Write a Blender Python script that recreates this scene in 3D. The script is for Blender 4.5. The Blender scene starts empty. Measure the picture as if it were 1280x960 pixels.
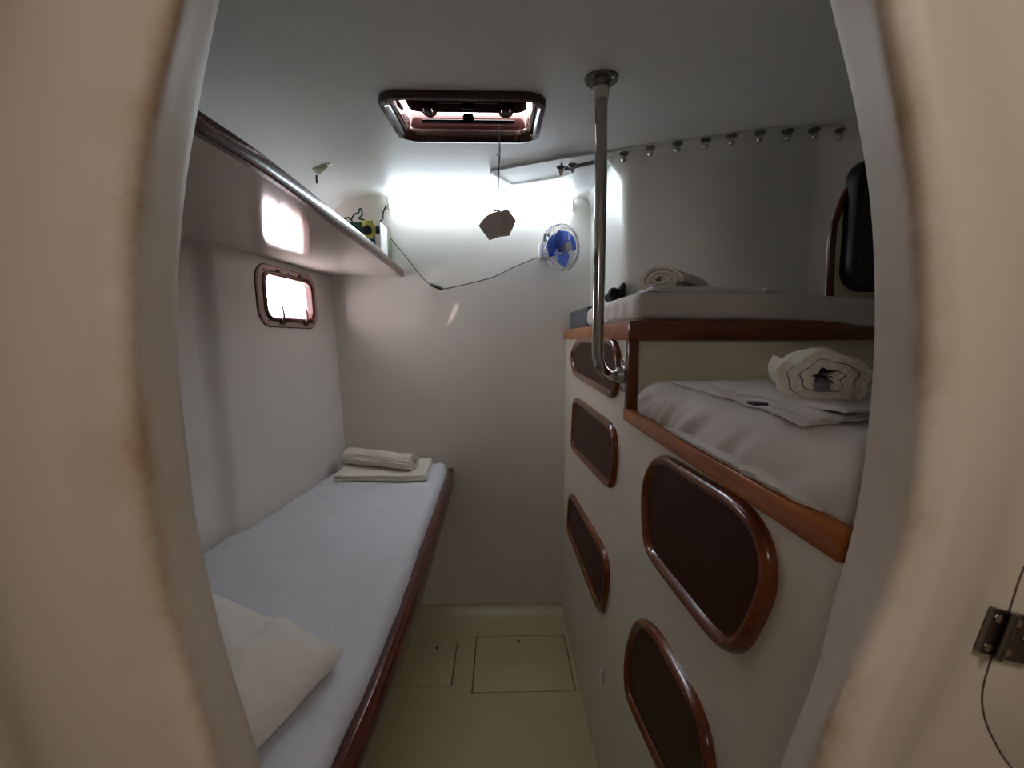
import bpy, bmesh, math, random
import numpy as np
from mathutils import Vector, Matrix, noise
random.seed(7)
SC = bpy.context.scene
COL = SC.collection

# ------------------------------------------------------------------ camera
F_PX = 560.0
PITCH, YAW = math.radians(5.8), math.radians(1.33)
CAM = np.array([0.0, 0.0, 1.35])
FW = np.array([math.sin(YAW)*math.cos(PITCH), math.cos(YAW)*math.cos(PITCH), -math.sin(PITCH)])
RT = np.array([math.cos(YAW), -math.sin(YAW), 0.0])
UP = np.cross(RT, FW)
cd = bpy.data.cameras.new('camera')
cd.sensor_width = 36.0
cd.lens = 36.0*F_PX/1280.0
cd.clip_start = 0.01
cam = bpy.data.objects.new('camera', cd)
COL.objects.link(cam)
m = Matrix(((RT[0], UP[0], -FW[0], CAM[0]), (RT[1], UP[1], -FW[1], CAM[1]), (RT[2], UP[2], -FW[2], CAM[2]), (0, 0, 0, 1)))
cam.matrix_world = m
SC.camera = cam

# ------------------------------------------------------------------ world, sun, lamps, exposure
SC.view_settings.view_transform = 'Standard'
SC.view_settings.look = 'None'
SC.view_settings.gamma = 1.0
SC.view_settings.exposure = 0.12
SC.view_settings.use_curve_mapping = False
W = bpy.data.worlds.new('sky'); SC.world = W; W.use_nodes = True
bg = W.node_tree.nodes['Background']
bg.inputs['Color'].default_value = (1.0, 0.90, 0.93, 1)
bg.inputs['Strength'].default_value = 16.0

def lamp(name, kind, loc, energy, color, size=None, size_y=None, look=None):
    l = bpy.data.lights.new(name, kind); l.energy = energy; l.color = color
    if kind == 'AREA':
        l.shape = 'RECTANGLE'; l.size = size; l.size_y = size_y or size
    o = bpy.data.objects.new(name, l); COL.objects.link(o); o.location = loc
    if look is not None:
        o.rotation_euler = Vector(look).to_track_quat('-Z', 'Y').to_euler()
    return o
sun = lamp('sun', 'SUN', (-2, -1, 4), 5.0, (1.0, 0.78, 0.70), look=(-0.125, 0.38, -0.215))
sun.data.angle = math.radians(1.2)
lamp('corridor_ceiling_light', 'AREA', (0.36, -0.42, 1.99), 5.4, (1.0, 0.91, 0.83), 0.4, 0.4, look=(-.1, 0.55, -1))
lamp('added_nook_fill', 'AREA', (-0.35, -0.75, 1.68), 1.6, (1.0, 0.92, 0.84), 0.3, 0.3, look=(1, 1.1, -0.3))  # unseen fill light, added to brighten the lower berth nook
LAMP_STRENGTH = 21.5

# ------------------------------------------------------------------ pixel helpers (1280 x 960 frame)
def ray(x, y): return FW*F_PX + RT*(x-640) - UP*(y-480)
def onX(x, y, v): d = ray(x, y); return CAM + d*((v-CAM[0])/d[0])
def onY(x, y, v): d = ray(x, y); return CAM + d*((v-CAM[1])/d[1])
def onZ(x, y, v): d = ray(x, y); return CAM + d*((v-CAM[2])/d[2])
def smooth(t):
    t = min(1.0, max(0.0, t)); return t*t*(3-2*t)

# ------------------------------------------------------------------ materials
def lin(c):
    return tuple((v/255/12.92 if v/255 <= .04045 else ((v/255+.055)/1.055)**2.4) for v in c) + (1,)
def newmat(name):
    m = bpy.data.materials.new(name); m.use_nodes = True
    return m, m.node_tree, m.node_tree.nodes['Principled BSDF']
def node(nt, t, **kw):
    n = nt.nodes.new(t)
    for k, v in kw.items():
        if k in n.inputs: n.inputs[k].default_value = v
        else: setattr(n, k, v)
    return n
def gel(name, rgb, rough=0.25, var=0.06, scale=3.0, bump=0.02, coat=0.0):
    """painted glass-fibre: faint tone mottling, slight orange-peel relief"""
    m, nt, b = newmat(name)
    tc = node(nt, 'ShaderNodeTexCoord')
    n1 = node(nt, 'ShaderNodeTexNoise', Scale=scale, Detail=5.0)
    nt.links.new(tc.outputs['Object'], n1.inputs['Vector'])
    c = lin(rgb)
    mx = node(nt, 'ShaderNodeMix', data_type='RGBA')
    mx.inputs[6].default_value = tuple(v*(1-var) for v in c[:3]) + (1,)
    mx.inputs[7].default_value = tuple(min(1, v*(1+var)) for v in c[:3]) + (1,)
    nt.links.new(n1.outputs['Fac'], mx.inputs[0])
    nt.links.new(mx.outputs[2], b.inputs['Base Color'])
    b.inputs['Roughness'].default_value = rough
    b.inputs['Coat Weight'].default_value = coat
    b.inputs['Coat Roughness'].default_value = 0.08
    n2 = node(nt, 'ShaderNodeTexNoise', Scale=14.0, Detail=3.0)
    nt.links.new(tc.outputs['Object'], n2.inputs['Vector'])
    bp = node(nt, 'ShaderNodeBump', Strength=bump*4, Distance=0.01)
    nt.links.new(n2.outputs['Fac'], bp.inputs['Height'])
    nt.links.new(bp.outputs['Normal'], b.inputs['Normal'])
    return m
def wood(name, c1, c2, axis='Y', rough=0.18, scale=9.0):
    m, nt, b = newmat(name)
    tc = node(nt, 'ShaderNodeTexCoord')
    mp = node(nt, 'ShaderNodeMapping')
    s = {'X': (0.12, 1, 1), 'Y': (1, 0.12, 1), 'Z': (1, 1, 0.12)}[axis]
    mp.inputs['Scale'].default_value = s
    nt.links.new(tc.outputs['Object'], mp.inputs['Vector'])
    n1 = node(nt, 'ShaderNodeTexNoise', Scale=scale*6, Detail=7.0, Distortion=0.6)
    nt.links.new(mp.outputs['Vector'], n1.inputs['Vector'])
    n2 = node(nt, 'ShaderNodeTexNoise', Scale=scale, Detail=3.0)
    nt.links.new(tc.outputs['Object'], n2.inputs['Vector'])
    ad = node(nt, 'ShaderNodeMath', operation='MULTIPLY_ADD')
    ad.inputs[1].default_value = 0.65
    nt.links.new(n1.outputs['Fac'], ad.inputs[0])
    ml = node(nt, 'ShaderNodeMath', operation='MULTIPLY'); ml.inputs[1].default_value = 0.35
    nt.links.new(n2.outputs['Fac'], ml.inputs[0]); nt.links.new(ml.outputs[0], ad.inputs[2])
    cr = node(nt, 'ShaderNodeValToRGB')
    cr.color_ramp.elements[0].position = 0.33; cr.color_ramp.elements[0].color = lin(c1)
    cr.color_ramp.elements[1].position = 0.68; cr.color_ramp.elements[1].color = lin(c2)
    nt.links.new(ad.outputs[0], cr.inputs['Fac'])
    nt.links.new(cr.outputs['Color'], b.inputs['Base Color'])
    b.inputs['Roughness'].default_value = rough
    b.inputs['Coat Weight'].default_value = 0.3
    b.inputs['Specular IOR Level'].default_value = 0.35
    b.inputs['Coat Roughness'].default_value = 0.1
    return m
def cloth(name, rgb, weave=700.0, wr=0.25, scale=9.0, rough=0.9):
    m, nt, b = newmat(name)
    tc = node(nt, 'ShaderNodeTexCoord')
    n1 = node(nt, 'ShaderNodeTexNoise', Scale=weave, Detail=2.0)
    n2 = node(nt, 'ShaderNodeTexNoise', Scale=scale, Detail=4.0, Distortion=0.8)
    nt.links.new(tc.outputs['Object'], n1.inputs['Vector']); nt.links.new(tc.outputs['Object'], n2.inputs['Vector'])
    b1 = node(nt, 'ShaderNodeBump', Strength=0.15, Distance=0.002)
    b2 = node(nt, 'ShaderNodeBump', Strength=wr, Distance=0.02)
    nt.links.new(n1.outputs['Fac'], b1.inputs['Height']); nt.links.new(n2.outputs['Fac'], b2.inputs['Height'])
    nt.links.new(b1.outputs['Normal'], b2.inputs['Normal']); nt.links.new(b2.outputs['Normal'], b.inputs['Normal'])
    mx = node(nt, 'ShaderNodeMix', data_type='RGBA')
    c = lin(rgb); mx.inputs[6].default_value = tuple(v*.93 for v in c[:3])+(1,); mx.inputs[7].default_value = c
    nt.links.new(n2.outputs['Fac'], mx.inputs[0]); nt.links.new(mx.outputs[2], b.inputs['Base Color'])
    b.inputs['Roughness'].default_value = rough
    b.inputs['Sheen Weight'].default_value = 0.15
    return m
def plain(name, rgb, rough=0.4, metal=0.0, var=0.08, scale=40.0):
    m, nt, b = newmat(name)
    tc = node(nt, 'ShaderNodeTexCoord'); n1 = node(nt, 'ShaderNodeTexNoise', Scale=scale, Detail=3.0)
    nt.links.new(tc.outputs['Object'], n1.inputs['Vector'])
    c = lin(rgb); mx = node(nt, 'ShaderNodeMix', data_type='RGBA')
    mx.inputs[6].default_value = tuple(v*(1-var) for v in c[:3])+(1,); mx.inputs[7].default_value = tuple(min(1, v*(1+var)) for v in c[:3])+(1,)
    nt.links.new(n1.outputs['Fac'], mx.inputs[0]); nt.links.new(mx.outputs[2], b.inputs['Base Color'])
    b.inputs['Roughness'].default_value = rough; b.inputs['Metallic'].default_value = metal
    return m
def glass(name, tint, gloss=0.08):
    m, nt, b = newmat(name)
    nt.nodes.remove(b)
    out = nt.nodes['Material Output']
    t = node(nt, 'ShaderNodeBsdfTransparent'); t.inputs['Color'].default_value = tint
    g = node(nt, 'ShaderNodeBsdfGlossy'); g.inputs['Roughness'].default_value = 0.03
    mx = node(nt, 'ShaderNodeMixShader'); fr = node(nt, 'ShaderNodeLayerWeight', Blend=gloss)
    nt.links.new(fr.outputs['Facing'], mx.inputs[0]); nt.links.new(t.outputs[0], mx.inputs[1]); nt.links.new(g.outputs[0], mx.inputs[2])
    nt.links.new(mx.outputs[0], out.inputs['Surface'])
    return m
def emit(name, rgb, strength):
    m, nt, b = newmat(name)
    b.inputs['Base Color'].default_value = (.8, .8, .8, 1)
    b.inputs['Emission Color'].default_value = rgb; b.inputs['Emission Strength'].default_value = strength
    return m

M = {}
M['hull'] = gel('white gelcoat hull side', (216, 210, 203), 0.24, coat=0.2)
M['back'] = gel('white gelcoat bulkhead', (214, 208, 199), 0.3, coat=0.15)
M['ceil'] = gel('white deckhead', (226, 228, 228), 0.45)
M['shelf_white'] = gel('high gloss white shelf', (206, 198, 190), 0.11, bump=0.004, coat=0.5)
M['floor'] = gel('cream cabin sole', (172, 160, 124), 0.4)
M['floor_dark'] = plain('dark joint', (30, 26, 20), 0.8)
M['cab'] = gel('cream cabinet gelcoat', (206, 198, 180), 0.28, coat=0.15)
M['nook'] = gel('cream berth lining', (228, 220, 192), 0.5)
M['wood_lit'] = wood('lit honey mahogany trim', (122, 62, 18), (182, 108, 44), 'Y', 0.3)  # lighter honey base colour paints these trims as lit
M['wood_x'] = wood('brown mahogany trim', (84, 40, 14), (124, 66, 26), 'X', 0.25)
M['wood_red'] = wood('red mahogany rail', (56, 18, 12), (98, 38, 24), 'Y', 0.24)
M['wood_frame'] = wood('varnished door frame', (84, 36, 16), (126, 64, 30), 'Y', 0.22)
M['acrylic'] = gel('dark brown locker pane', (58, 30, 19), 0.4, var=0.15, bump=0.01)
M['acrylic'].node_tree.nodes['Principled BSDF'].inputs['Specular IOR Level'].default_value = 0.12
M['steel'] = plain('polished stainless steel', (190, 186, 182), 0.12, 1.0, 0.05)
M['steel_dk'] = plain('weathered stainless steel', (120, 116, 112), 0.3, 1.0, 0.15)
M['sheet'] = cloth('white cotton sheet', (202, 202, 208), wr=0.4, scale=8)
M['sheet_g'] = cloth('grey white cotton sheet', (204, 197, 190), wr=0.22, scale=9)
M['pillow'] = cloth('white pillowcase', (222, 216, 208), wr=0.7, scale=10)
M['towel'] = cloth('white terry towel', (224, 218, 204), weave=260, wr=0.5, scale=60)
M['towel2'] = cloth('cream terry towel', (214, 208, 190), weave=260, wr=0.5, scale=60)
M['foam'] = cloth('dark grey mattress cover', (44, 44, 50), wr=0.2)
M['black_cloth'] = cloth('black cloth', (16, 15, 16), wr=0.4, scale=30)
M['black'] = plain('black rubber', (14, 14, 15), 0.45)
M['black_gloss'] = plain('black gloss plastic', (10, 10, 12), 0.12)
M['blue'] = plain('blue fan plastic', (20, 84, 215), 0.25)
M['white_pl'] = plain('white plastic', (220, 218, 212), 0.4)
M['yellow'] = plain('yellow enamel', (206, 190, 92), 0.4)
M['green'] = plain('dark green enamel', (16, 78, 58), 0.4)
M['teal'] = plain('teal enamel', (14, 84, 104), 0.4)
M['card'] = plain('grey brown card', (196, 182, 174), 0.6)
M['olive'] = plain('grey green cast metal', (126, 128, 108), 0.45, 0.3)
M['flange'] = plain('bronze tinted window flange', (176, 150, 140), 0.25)
M['brown_pl'] = plain('dark red brown moulding', (74, 36, 34), 0.2)
M['hatch_brown'] = plain('dark brown hatch moulding', (62, 34, 32), 0.13)
M['lens'] = glass('dark smoked acrylic lens', (0.0022, 0.0012, 0.002, 1), 0.02)
M['pane'] = glass('clear portlight pane', (0.95, 0.93, 0.94, 1))
M['clear'] = glass('clear plastic box', (0.85, 0.88, 0.84, 1))
def translucent(name, rgb):
    m, nt, b = newmat(name); nt.nodes.remove(b); t = node(nt, 'ShaderNodeBsdfTranslucent'); t.inputs['Color'].default_value = lin(rgb)
    d = node(nt, 'ShaderNodeBsdfDiffuse'); d.inputs['Color'].default_value = lin(rgb); mx = node(nt, 'ShaderNodeMixShader'); mx.inputs[0].default_value = .25
    nt.links.new(t.outputs[0], mx.inputs[1]); nt.links.new(d.outputs[0], mx.inputs[2]); nt.links.new(mx.outputs[0], nt.nodes['Material Output'].inputs['Surface']); return m
M['translucent'] = translucent('translucent lit edge bead', (250, 250, 250))
M['tube'] = emit('lit lamp diffuser', (0.78, 0.90, 1.0, 1), LAMP_STRENGTH)
M['corr'] = gel('warm corridor paint', (196, 180, 158), 0.5)
M['label_dk'] = cloth('dark woven tag', (52, 44, 66))

# ------------------------------------------------------------------ object helpers
ORG = {}
def put(name, verts, faces, mat, parent=None, smooth=True, label=None):
    """link one mesh given in world coordinates; its origin goes to the middle of its base"""
    V = np.array(verts, dtype=float)
    c = np.array([(V[:, 0].min()+V[:, 0].max())/2, (V[:, 1].min()+V[:, 1].max())/2, V[:, 2].min()])
    me = bpy.data.meshes.new(name)
    me.from_pydata((V-c).tolist(), [], faces)
    me.validate()
    bm = bmesh.new(); bm.from_mesh(me); bmesh.ops.recalc_face_normals(bm, faces=bm.faces); bm.to_mesh(me); bm.free()
    me.materials.append(mat)
    if smooth:
        me.polygons.foreach_set('use_smooth', [True]*len(me.polygons))
        try: me.set_sharp_from_angle(angle=math.radians(38))
        except Exception: pass
    o = bpy.data.objects.new(name, me); COL.objects.link(o)
    ORG[o] = c
    if parent is not None:
        o.parent = parent; o.location = c - ORG[parent]
    else:
        o.location = c
    if label: o['label'] = label
    return o
def thing(name, label, cat, loc, group=None):
    o = bpy.data.objects.new(name, None); COL.objects.link(o); o.location = loc
    o.empty_display_size = 0.05
    ORG[o] = np.array(loc, dtype=float)
    return tag(o, label, cat, group)
def tag(o, label, cat, group=None):
    o['label'] = label; o['category'] = cat
    if group: o['group'] = group
    return o
def struct(o, label=None, cat=None):
    o['kind'] = 'structure'
    if label: o['label'] = label
    if cat: o['category'] = cat
    return o

class B:
    """collects verts / faces of one mesh"""
    def __init__(s): s.v = []; s.f = []
    def add(s, v, f):
        k = len(s.v); s.v += [tuple(map(float, p)) for p in v]; s.f += [tuple(i+k for i in q) for q in f]; return s
    def box(s, lo, hi):
        (a, b, c), (d, e, g) = lo, hi
        v = [(a, b, c), (d, b, c), (d, e, c), (a, e, c), (a, b, g), (d, b, g), (d, e, g), (a, e, g)]
        return s.add(v, [(0, 3, 2, 1), (4, 5, 6, 7), (0, 1, 5, 4), (1, 2, 6, 5), (2, 3, 7, 6), (3, 0, 4, 7)])
    def rbox(s, lo, hi, r=0.004, seg=2):
        bm = bmesh.new(); bmesh.ops.create_cube(bm, size=1)
        lo, hi = Vector(lo), Vector(hi); d = hi-lo
        for v in bm.verts: v.co = Vector((lo.x+(v.co.x+.5)*d.x, lo.y+(v.co.y+.5)*d.y, lo.z+(v.co.z+.5)*d.z))
        r = min(r, min(d)*.49)
        bmesh.ops.bevel(bm, geom=bm.edges[:], offset=r, segments=seg, profile=0.5, affect='EDGES')
        bm.verts.index_update()
        s.add([v.co[:] for v in bm.verts], [[v.index for v in f.verts] for f in bm.faces]); bm.free(); return s
    def tube(s, pts, r, n=10, closed=False, cap=True):
        P = [Vector(p) for p in pts]; k0 = len(P); rings = []
        t0 = (P[1]-P[0]).normalized(); ref = Vector((0, 0, 1)) if abs(t0.z) < .9 else Vector((1, 0, 0))
        nrm = t0.cross(ref).normalized(); vs = []
        for i in range(k0):
            if closed: t = (P[(i+1) % k0]-P[i-1]).normalized()
            else: t = (P[min(i+1, k0-1)]-P[max(i-1, 0)]).normalized()
            nrm = (nrm-t*nrm.dot(t)).normalized(); bn = t.cross(nrm)
            rr = r[i] if hasattr(r, '__len__') else r
            for j in range(n):
                a = 2*math.pi*j/n; vs.append(P[i]+(nrm*math.cos(a)+bn*math.sin(a))*rr)
        fs = []
        for i in range(k0 if closed else k0-1):
            i2 = (i+1) % k0
            for j in range(n): fs.append((i*n+j, i*n+(j+1) % n, i2*n+(j+1) % n, i2*n+j))
        if cap and not closed: fs += [tuple(range(n)), tuple((k0-1)*n+j for j in range(n))]
        return s.add(vs, fs)
    def lathe(s, prof, org, axis=(0, 0, 1), n=24):
        """prof: (radius, height) along axis from org"""
        ax = Vector(axis).normalized(); ref = Vector((0, 0, 1)) if abs(ax.z) < .9 else Vector((1, 0, 0))
        u = ax.cross(ref).normalized(); w = ax.cross(u); o = Vector(org); vs = []; fs = []
        for r, h in prof:
            for j in range(n):
                a = 2*math.pi*j/n; vs.append(o+ax*h+(u*math.cos(a)+w*math.sin(a))*r)
        for i in range(len(prof)-1):
            for j in range(n): fs.append((i*n+j, i*n+(j+1) % n, (i+1)*n+(j+1) % n, (i+1)*n+j))
        fs += [tuple(range(n)), tuple((len(prof)-1)*n+j for j in range(n))]
        return s.add(vs, fs)
    def loft(s, rings, closed=True, caps=False):
        n = len(rings[0]); vs = [p for r in rings for p in r]; fs = []
        for i in range(len(rings)-1):
            for j in range(n if closed else n-1):
                fs.append((i*n+j, i*n+(j+1) % n, (i+1)*n+(j+1) % n, (i+1)*n+j))
        if caps: fs += [tuple(range(n)), tuple((len(rings)-1)*n+j for j in range(n))]
        return s.add(vs, fs)
    def prism(s, poly, off):
        """poly: 3-D points in order; off: extrusion vector"""
        n = len(poly); o = np.array(off, float); a = [np.array(p, float) for p in poly]; b = [p+o for p in a]
        return s.add(a+b, [tuple(range(n)), tuple(range(2*n-1, n-1, -1))]+[(i, (i+1) % n, n+(i+1) % n, n+i) for i in range(n)])
    def put(s, name, mat, parent=None, smooth=True, label=None):
        return put(name, s.v, s.f, mat, parent, smooth, label)

def rrect(w, h, r, n=6):
    """rounded rectangle outline about the origin"""
    out = []
    for cx, cy, a0 in ((w/2-r, h/2-r, 0), (-w/2+r, h/2-r, 90), (-w/2+r, -h/2+r, 180), (w/2-r, -h/2+r, 270)):
        for k in range(n+1):
            a = math.radians(a0+90*k/n); out.append((cx+r*math.cos(a), cy+r*math.sin(a)))
    return out
def round_quad(q, r, n=6):
    """rounds the corners of a convex polygon of 2-D points"""
    out = []; N = len(q)
    for i in range(N):
        p = np.array(q[i]); a = np.array(q[i-1])-p; b = np.array(q[(i+1) % N])-p
        rr = min(r, .48*np.linalg.norm(a), .48*np.linalg.norm(b))
        s = p+a/np.linalg.norm(a)*rr; e = p+b/np.linalg.norm(b)*rr
        for k in range(n+1):
            t = k/n; out.append(tuple((1-t)**2*s+2*t*(1-t)*p+t*t*e))
    return out
def offset2(poly, d):
    """moves a counter-clockwise or clockwise outline outward by d (inward for d < 0)"""
    P = np.array(poly); c = P.mean(0); N = len(P); out = []
    for i in range(N):
        t = P[(i+1) % N]-P[i-1]; nn = np.array([t[1], -t[0]]); L = np.linalg.norm(nn)
        nn = nn/L if L > 1e-9 else nn
        if nn.dot(P[i]-c) < 0: nn = -nn
        out.append(tuple(P[i]+nn*d))
    return out
def spline(pts, n=8):
    P = [Vector(p) for p in pts]; P = [P[0]*2-P[1]]+P+[P[-1]*2-P[-2]]; out = []
    for i in range(1, len(P)-2):
        for k in range(n):
            t = k/n; a, b, c, d = P[i-1:i+3]
            out.append(.5*((2*b)+(c-a)*t+(2*a-5*b+4*c-d)*t*t+(3*b-a-3*c+d)*t**3))
    out.append(P[-2]); return out
def cushion(nx, ny, nz, size, r):
    """rounded box about the origin: (verts, faces) with an even grid on every side"""
    sx, sy, sz = size; vs = {}; V = []; Fc = []
    def vid(i, j, k):
        if (i, j, k) in vs: return vs[i, j, k]
        p = np.array([(i/nx-.5)*sx, (j/ny-.5)*sy, (k/nz-.5)*sz])
        h = np.array([sx/2-r, sy/2-r, sz/2-r]); q = np.clip(p, -h, h); d = p-q; L = np.linalg.norm(d)
        if L > 1e-9: p = q+d/L*min(r, L) if np.count_nonzero(np.abs(d) > 1e-9) > 1 else p
        vs[i, j, k] = len(V); V.append(p); return vs[i, j, k]
    for i in range(nx):
        for j in range(ny):
            for k in (0, nz): Fc.append((vid(i, j, k), vid(i+1, j, k), vid(i+1, j+1, k), vid(i, j+1, k)))
    for i in range(nx):
        for k in range(nz):
            for j in (0, ny): Fc.append((vid(i, j, k), vid(i+1, j, k), vid(i+1, j, k+1), vid(i, j, k+1)))
    for j in range(ny):
        for k in range(nz):
            for i in (0, nx): Fc.append((vid(i, j, k), vid(i, j+1, k), vid(i, j+1, k+1), vid(i, j, k+1)))
    return V, Fc
def nz(x, y, z=0.0): return noise.noise(Vector((x, y, z)))

# ------------------------------------------------------------------ shape of the hull
CZ0, CZS = 1.908, 0.075
def ceil_z(y): return CZ0+CZS*(y-1.02)
def wall_x(y, z):
    """inner face of the left hull side"""
    k = [(-1, -.88), (.36, -.868), (1.315, -.846), (1.365, -.816), (1.75, -.778), (2.15, -.735)]
    for (a, xa), (b, xb) in zip(k, k[1:]):
        if y <= b:
            x = xa+(xb-xa)*(y-a)/(b-a); break
    return x-.035*(z-.76)/.87
YN = 0.345          # cabin face of the bulkhead that holds the doorway
YB = 2.10           # aft bulkhead
XC = 0.30           # aisle face of the right-hand cabinet

# ------------------------------------------------------------------ structure: floor
HA = (-.115, .28, 1.593, 1.915)   # large hatch in the sole
HB = (-.47, -.202, 1.628, 1.879)  # small one by the bed
def floor_build():
    xs = sorted({-.95, HB[0]-.004, HB[1]+.004, HA[0]-.004, HA[1]+.004, 1.4}); ys = sorted({YN, HA[2]-.004, HB[2]-.004, HB[3]+.004, HA[3]+.004, 2.2})
    b = B()
    for x0, x1 in zip(xs, xs[1:]):
        for y0, y1 in zip(ys, ys[1:]):
            cx, cy = (x0+x1)/2, (y0+y1)/2; hole = False
            for h in (HA, HB):
                if h[0]-.004 < cx < h[1]+.004 and h[2]-.004 < cy < h[3]+.004: hole = True
            if not hole: b.add([(x0, y0, 0), (x1, y0, 0), (x1, y1, 0), (x0, y1, 0)], [(0, 1, 2, 3)])
    for h in (HA, HB):   # sides of the openings
        a = [(h[0]-.004, h[2]-.004), (h[1]+.004, h[2]-.004), (h[1]+.004, h[3]+.004), (h[0]-.004, h[3]+.004)]
        for i in range(4):
            p, q = a[i], a[(i+1) % 4]; b.add([(*p, 0), (*q, 0), (*q, -.03), (*p, -.03)], [(0, 1, 2, 3)])
    return struct(b.put('floor', M['floor'], smooth=False))
floor_build()
struct(B().box((-.95, YN, -.06), (1.4, 2.2, -.03)).put('floor_underside', M['floor_dark'], smooth=False))
for h, lab, hx in ((HA, 'larger cream floor hatch panel outlined by dark joints at aisle end', .0), (HB, 'smaller cream floor hatch panel beside the bed rail', .06)):
    t = thing('floor_hatch', lab, 'hatch', ((h[0]+h[1])/2, (h[2]+h[3])/2, -.03))
    B().rbox((h[0], h[2], -.03), (h[1], h[3], .0005), .0015).put('panel', M['floor'], t)
    cx = (h[0]+h[1])/2+hx-.01; cy = h[3]-.035
    B().lathe([(.007, 0), (.007, .0012), (.004, .0016)], (cx, cy, .0003), n=14).put('finger_hole', M['black'], t)
# fillet where sole meets the aft bulkhead
b = B(); pr = []
for k in range(9):
    a = math.radians(90*k/8); pr.append((YB-.10+.10*math.sin(a), .045-.045*math.cos(a)))
b.loft([[(x, y, z) for y, z in pr] for x in (-.60, XC)], closed=False)
struct(b.put('trim_1', M['floor']), 'cream cove where the floor meets the aft bulkhead')

# ------------------------------------------------------------------ structure: left hull side with the portlight opening
PW = onX(358, 375, -.815)
PY0, PY1, PZ0, PZ1 = 1.575, 1.915, 1.415, 1.585
ys = [YN-.01, .6, .9, 1.2, 1.30, 1.315, 1.335, 1.35, 1.365, 1.38, 1.45, PY0, 1.66, 1.75, 1.83, PY1, 2.0, 2.12]
zs = [-.02, .3, .6, .76, 1.0, 1.2, PZ0, 1.5, PZ1, 1.66, 1.72]
b = B(); NY = len(ys)
b.v = [(wall_x(y, z), y, z) for z in zs for y in ys]
for i in range(len(zs)-1):
    for j in range(NY-1):
        if PY0-1e-6 <= ys[j] < PY1-1e-6 and PZ0-1e-6 <= zs[i] < PZ1-1e-6: continue
        b.f.append((i*NY+j, i*NY+j+1, (i+1)*NY+j+1, (i+1)*NY+j))
# reveal of the opening, through the hull skin
per = [(PY0, PZ0), (PY1, PZ0), (PY1, PZ1), (PY0, PZ1)]
for i in range(4):
    (y0, z0), (y1, z1) = per[i], per[(i+1) % 4]
    b.add([(wall_x(y0, z0), y0, z0), (wall_x(y1, z1), y1, z1), (wall_x(y1, z1)-.03, y1, z1), (wall_x(y0, z0)-.03, y0, z0)], [(0, 1, 2, 3)])
struct(b.put('wall_left', M['hull']))

# ------------------------------------------------------------------ structure: deckhead, curving down into the hull on the left
HX0, HX1, HY0, HY1 = -.262, .078, 1.118, 1.352
xs = [(-.97, -.31), (-.845, -.305)]
for k in range(0, 11):
    a = math.radians(90*k/10); xs.append((-.84+.26-.26*math.cos(a), -.24+.24*math.sin(a)))
xs += [(x, 0.0) for x in (-.42, HX0, -.09, HX1, .3, .6, .9, 1.4)]
ys = [YN-.01, .6, .85, HY0, HY1, 1.6, 1.85, 2.05, 2.12]
b = B(); NX = len(xs)
b.v = [(x, y, max(1.645, ceil_z(y)+dz)) for y in ys for x, dz in xs]
for i in range(len(ys)-1):
    for j in range(NX-1):
        if abs(ys[i]-HY0) < 1e-6 and HX0-1e-6 <= xs[j][0] < HX1-1e-6: continue
        b.f.append((i*NX+j, i*NX+j+1, (i+1)*NX+j+1, (i+1)*NX+j))
struct(b.put('ceiling', M['ceil']))
# ------------------------------------------------------------------ structure: aft bulkhead, return and lining behind the upper berth
b = B().box((-.95, YB, -.06), (.45, YB+.04, 2.06))
struct(b.put('wall_back', M['back'], smooth=False))
plan = [(.41, 2.105), (.41, 1.62)]
for k in range(1, 7):
    a = math.radians(180+75*k/7); plan.append((.41+.06+.06*math.cos(a), 1.60+.075*math.sin(a)))
plan += [(.52, 1.475), (.65, 1.40), (.80, 1.36), (.90, 1.335), (.925, 1.325), (.95, 1.30), (1.02, 1.24), (1.15, 1.13), (1.25, 1.04), (1.3, .9), (1.3, YN-.01)]
b = B(); rings = []
for z, o in [(-.02, 0), (1.3, 0), (1.6, 0), (1.76, 0)]+[(None, k) for k in range(1, 7)]:
    r = []
    for i, (x, y) in enumerate(plan):
        zc = ceil_z(y)+.004
        p, q = plan[max(i-1, 0)], plan[min(i+1, len(plan)-1)]
        tx, ty = q[0]-p[0], q[1]-p[1]; L = math.hypot(tx, ty); nx, ny = ty/L, -tx/L   # towards the cabin
        if z is None:
            a = math.radians(90*o/6); rr = .10; d = rr*(1-math.cos(a)); zz = zc-rr+rr*math.sin(a)
            if i < 2: d *= .35
        else: d, zz = 0, z
        r.append((x+nx*d*(-1 if False else 1), y+ny*d, zz))
    rings.append(r)
b.loft(rings, closed=False)
struct(b.put('wall_right', gel('berth lining gelcoat', (208, 208, 200), 0.4)))
# half-round bead added so the fillet edge above the berth shows a lighter line
arc = [(640, 212), (700, 200), (745, 192), (790, 184), (845, 176), (900, 169), (960, 161), (1020, 157), (1080, 155)]
def on_ceil(x, y, dz=0.0):
    d = ray(x, y); t = (CZ0+dz-CZS*1.02-CAM[2])/(d[2]-CZS*d[1]); return CAM+d*t
b = B().tube(spline([on_ceil(x, y, -.001) for x, y in arc], 6), .006, 8)
struct(b.put('trim_2', gel('added deckhead line bead', (214, 214, 206), 0.4)), 'half-round bead added to draw the light edge line above the upper berth')

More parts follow.
